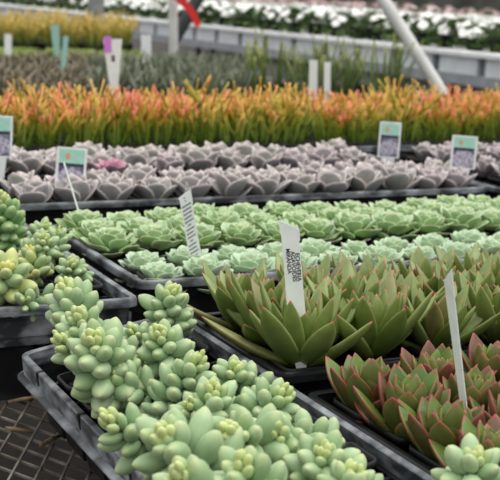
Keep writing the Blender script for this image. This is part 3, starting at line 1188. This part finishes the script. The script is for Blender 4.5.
def picture_label(tl, tr_, bl, v, label, turn=0):
    """white card with a printed picture on a stake that goes down into a pot"""
    TL, TR, BL = at_v(*tl, v), at_v(*tr_, v), at_v(*bl, v)
    bottom = BL + (TR - TL) / 2
    top = (TL + TR) / 2
    mt, H = frame_of(bottom, top, turn)
    w = (TR - TL).length
    o = empty('plant_label_card', bottom)
    o.matrix_world = mt
    sub('card', prism(rect(-w / 2, w / 2, -H * .0, H), -.0008, .0004), M['white'], o)
    sub('stake', prism([(-w * .22, -.05), (w * .22, -.05), (w * .3, 0), (-w * .3, 0)], -.0008, .0004), M['white'], o)
    a = w * .41
    sub('teal_panel', prism(rect(-a, a, H * .63, H * .955), .0004, .0007), M['teal'], o)
    pts = [(-w * .13 + w * .085 * math.cos(i * PI / 6), H * .79 + H * .085 * math.sin(i * PI / 6)) for i in range(12)]
    sub('orange_mark', prism(pts, .0007, .0009), M['orange'], o)
    sub('dark_band', prism(rect(-a, a, H * .55, H * .63), .0004, .0007), M['slate'], o)
    pc = sub('rosette_picture', prism(rect(-a, a, H * .04, H * .55), .0004, .0007), M['print'], o)
    # drawn rosette on the picture: overlapping petals in rings
    mb = MB()
    cy = H * .28
    for ring, (n, r_, s_) in enumerate(((9, .30, .16), (7, .19, .13), (5, .09, .09))):
        for k_ in range(n):
            an = k_ * 2 * PI / n + ring * .4
            cx_, cy_ = w * r_ * math.cos(an), cy + w * r_ * math.sin(an) * .8
            pp = [(max(-a, min(a, cx_ + w * s_ * math.cos(q))), max(H * .05, min(H * .54, cy_ + w * s_ * .8 * math.sin(q)))) for q in [j * PI / 4 for j in range(8)]]
            mb.add(*(lambda P: (P.v, P.f))(prism(pp, .0007 + ring * .0001, .0008 + ring * .0001 + k_ * .00001)))
    po = link('printed_petals', mb.mesh('printed_petals', M['petals_print']), pc)
    tag(o, label, 'label')
    return o


M['petals_print'] = mat_noise('printed_petals', lin(138, 132, 152), lin(206, 200, 214), 160, 0.4, .4, .6)
picture_label((58, 146), (87, 149), (55, 189), 5.60, 'picture label with teal top, second from left, before the edge-on label')
picture_label((-13, 114), (12.5, 117), (-14, 156), 6.1, 'picture label with teal top cut by the left edge of the picture')
picture_label((382, 121), (400, 123), (379, 157), 6.10, 'picture label with teal top leaning in front of the pencil plants, right of centre')
picture_label((455, 135), (475.5, 136.5), (452, 168), 5.55, 'picture label with teal top nearest the right edge of the picture')

# background labels
b_, t_ = at_v(114, 86, 9.0), at_v(112.5, 39, 9.0)
o5, H5 = stake(b_, t_, .068, 0, 'large white tapered label with pink clip behind the pencil plants', notch=False, taper=.45)
sub('pink_clip', prism(rect(-.031, -.004, H5 * .72, H5 * 1.06), .0008, .003), M['pink'], o5)
sub('printed_mark', prism(rect(-.006, .006, H5 * .52, H5 * .66), .0008, .0012), M['grey_ink'], o5)
stake(at_v(313, 92, 9.2), at_v(313.5, 60, 9.2), .033, 0, 'white upright label left of its twin, before the tall green stems', notch=False)
stake(at_v(327, 94, 9.2), at_v(327.5, 62, 9.2), .026, 10, 'narrower white upright label right of its twin, before the tall green stems', notch=False)
stake(at_v(8, 56, 15.0), at_v(8, 34, 15.0), .04, 0, 'white label among the brownish plants at the far left', notch=False)
stake(at_v(63, 70, 13.0), at_v(66, 36, 13.0), .028, 20, 'teal upright label among the brownish plants', mat='tealtag', notch=False)
stake(at_v(56, 40, 17.0), at_v(55, 25, 17.0), .052, 0, 'broad teal label in front of the golden plants', mat='tealtag', notch=False)
stake(at_v(146, 52, 15.2), at_v(146, 35, 15.2), .062, 0, 'short white label among the dark pointed plants', notch=False)

# poles
mb = MB()
pb = at_v(175, 44, 18.0)
pb.z = BZ
pt_ = at_v(172, -60, 18.0)
mb.tube([Vector((0, 0, 0)), pt_ - pb], .034, 12)
o = empty('support_pole', pb)
sub('pole', mb, M['pole'], o)
mb = MB()
mb.tube([Vector((0, 0, 0)) + (at_v(173, 42, 18.2) - pb), at_v(214, -30, 18.2) - pb], .046, 10)
sub('brace', mb, M['strut'], o)
tag(o, 'white upright pole with dark diagonal brace at top left of centre', 'pole')
mb = MB()
rb = [at_v(*q, 17.7) for q in ((176, -4), (183, 2), (189, 8), (194, 16), (199, 26))]
for i in range(4):
    a, b = rb[i], rb[i + 1]
    hh = Vector((.018, 0, .022))
    dd_ = Vector((0, .004, 0))
    mb.add([a - hh, a + hh, b + hh * .9, b - hh * .9, a - hh + dd_, a + hh + dd_, b + hh * .9 + dd_, b - hh * .9 + dd_],
           [(0, 1, 2, 3), (7, 6, 5, 4), (0, 4, 5, 1), (1, 5, 6, 2), (2, 6, 7, 3), (3, 7, 4, 0)])
tag(link('ribbon', mb.mesh('ribbon', M['red'])), 'red ribbon tied to the white pole and brace', 'ribbon')
pb = at_v(444, 96, 11.6)
mb = MB()
top_ = at_v(362, -34, 12.4)
mb.tube([Vector((0, 0, 0)), top_ - pb], .033, 14)
o = empty('leaning_pole', pb)
sub('pole', mb, M['pole'], o)
tag(o, 'pale grey pole leaning left across the white flower bench', 'pole')
mb = MB()
pg = at_v(96, 12, 26.0)
pg.z = 0
mb.box(0, 0, 1.3, .13, .13, 2.6)
o = empty('greenhouse_post', pg)
sub('post', mb, M['frame'], o)
tag(o, 'grey square post behind the golden plants at upper left', 'post')

# dry bits lying on the bench mesh at the lower left
rgd = random.Random(4)
for k, (x, y, dx, dy) in enumerate(((8, 402, 34, -6), (22, 392, 30, 14), (6, 428, 26, 4), (40, 446, 20, -10))):
    a, b = at(x, y, -.147), at(x + dx, y + dy, -.147)
    mb = MB()
    mid = (a + b) / 2 + Vector((rgd.uniform(-.006, .006), rgd.uniform(-.006, .006), .002))
    mb.tube([Vector((0, 0, 0)), mid - a, b - a], [.0028, .0034, .002], 6)
    o = link('dry_stem', mb.mesh('dry_stem', M['straw'], True))
    o.location = a
    tag(o, ('dry brown stem on the bench mesh, farthest of four', 'dry brown stem on the bench mesh, crossing the tray flange shadow',
            'dry brown stem on the bench mesh at the left edge', 'dry brown stem on the bench mesh, nearest the bottom edge')[k], 'stem')

# ------------------------------------------------------------------ labels of the rows, counted from the left
ORD = ['first', 'second', 'third', 'fourth', 'fifth', 'sixth', 'seventh', 'eighth', 'ninth', 'tenth', 'eleventh', 'twelfth', 'thirteenth', 'fourteenth',
       'fifteenth', 'sixteenth', 'seventeenth', 'eighteenth', 'nineteenth', 'twentieth']
ORD += ['twenty-' + w for w in ORD[:9]] + ['thirtieth'] + ['thirty-' + w for w in ORD[:9]] + ['fortieth'] + ['forty-' + w for w in ORD[:9]] + ['fiftieth'] + ['fifty-' + w for w in ORD[:9]]
for (what, where), lst in ROWS.items():
    lst.sort(key=lambda q: px_of(q[1])[0])
    for i, (o, p) in enumerate(lst):
        o['label'] = f'{what}, {ORD[i]} from left in {where}'
        o['group'] = f'{what}s in the {where}'
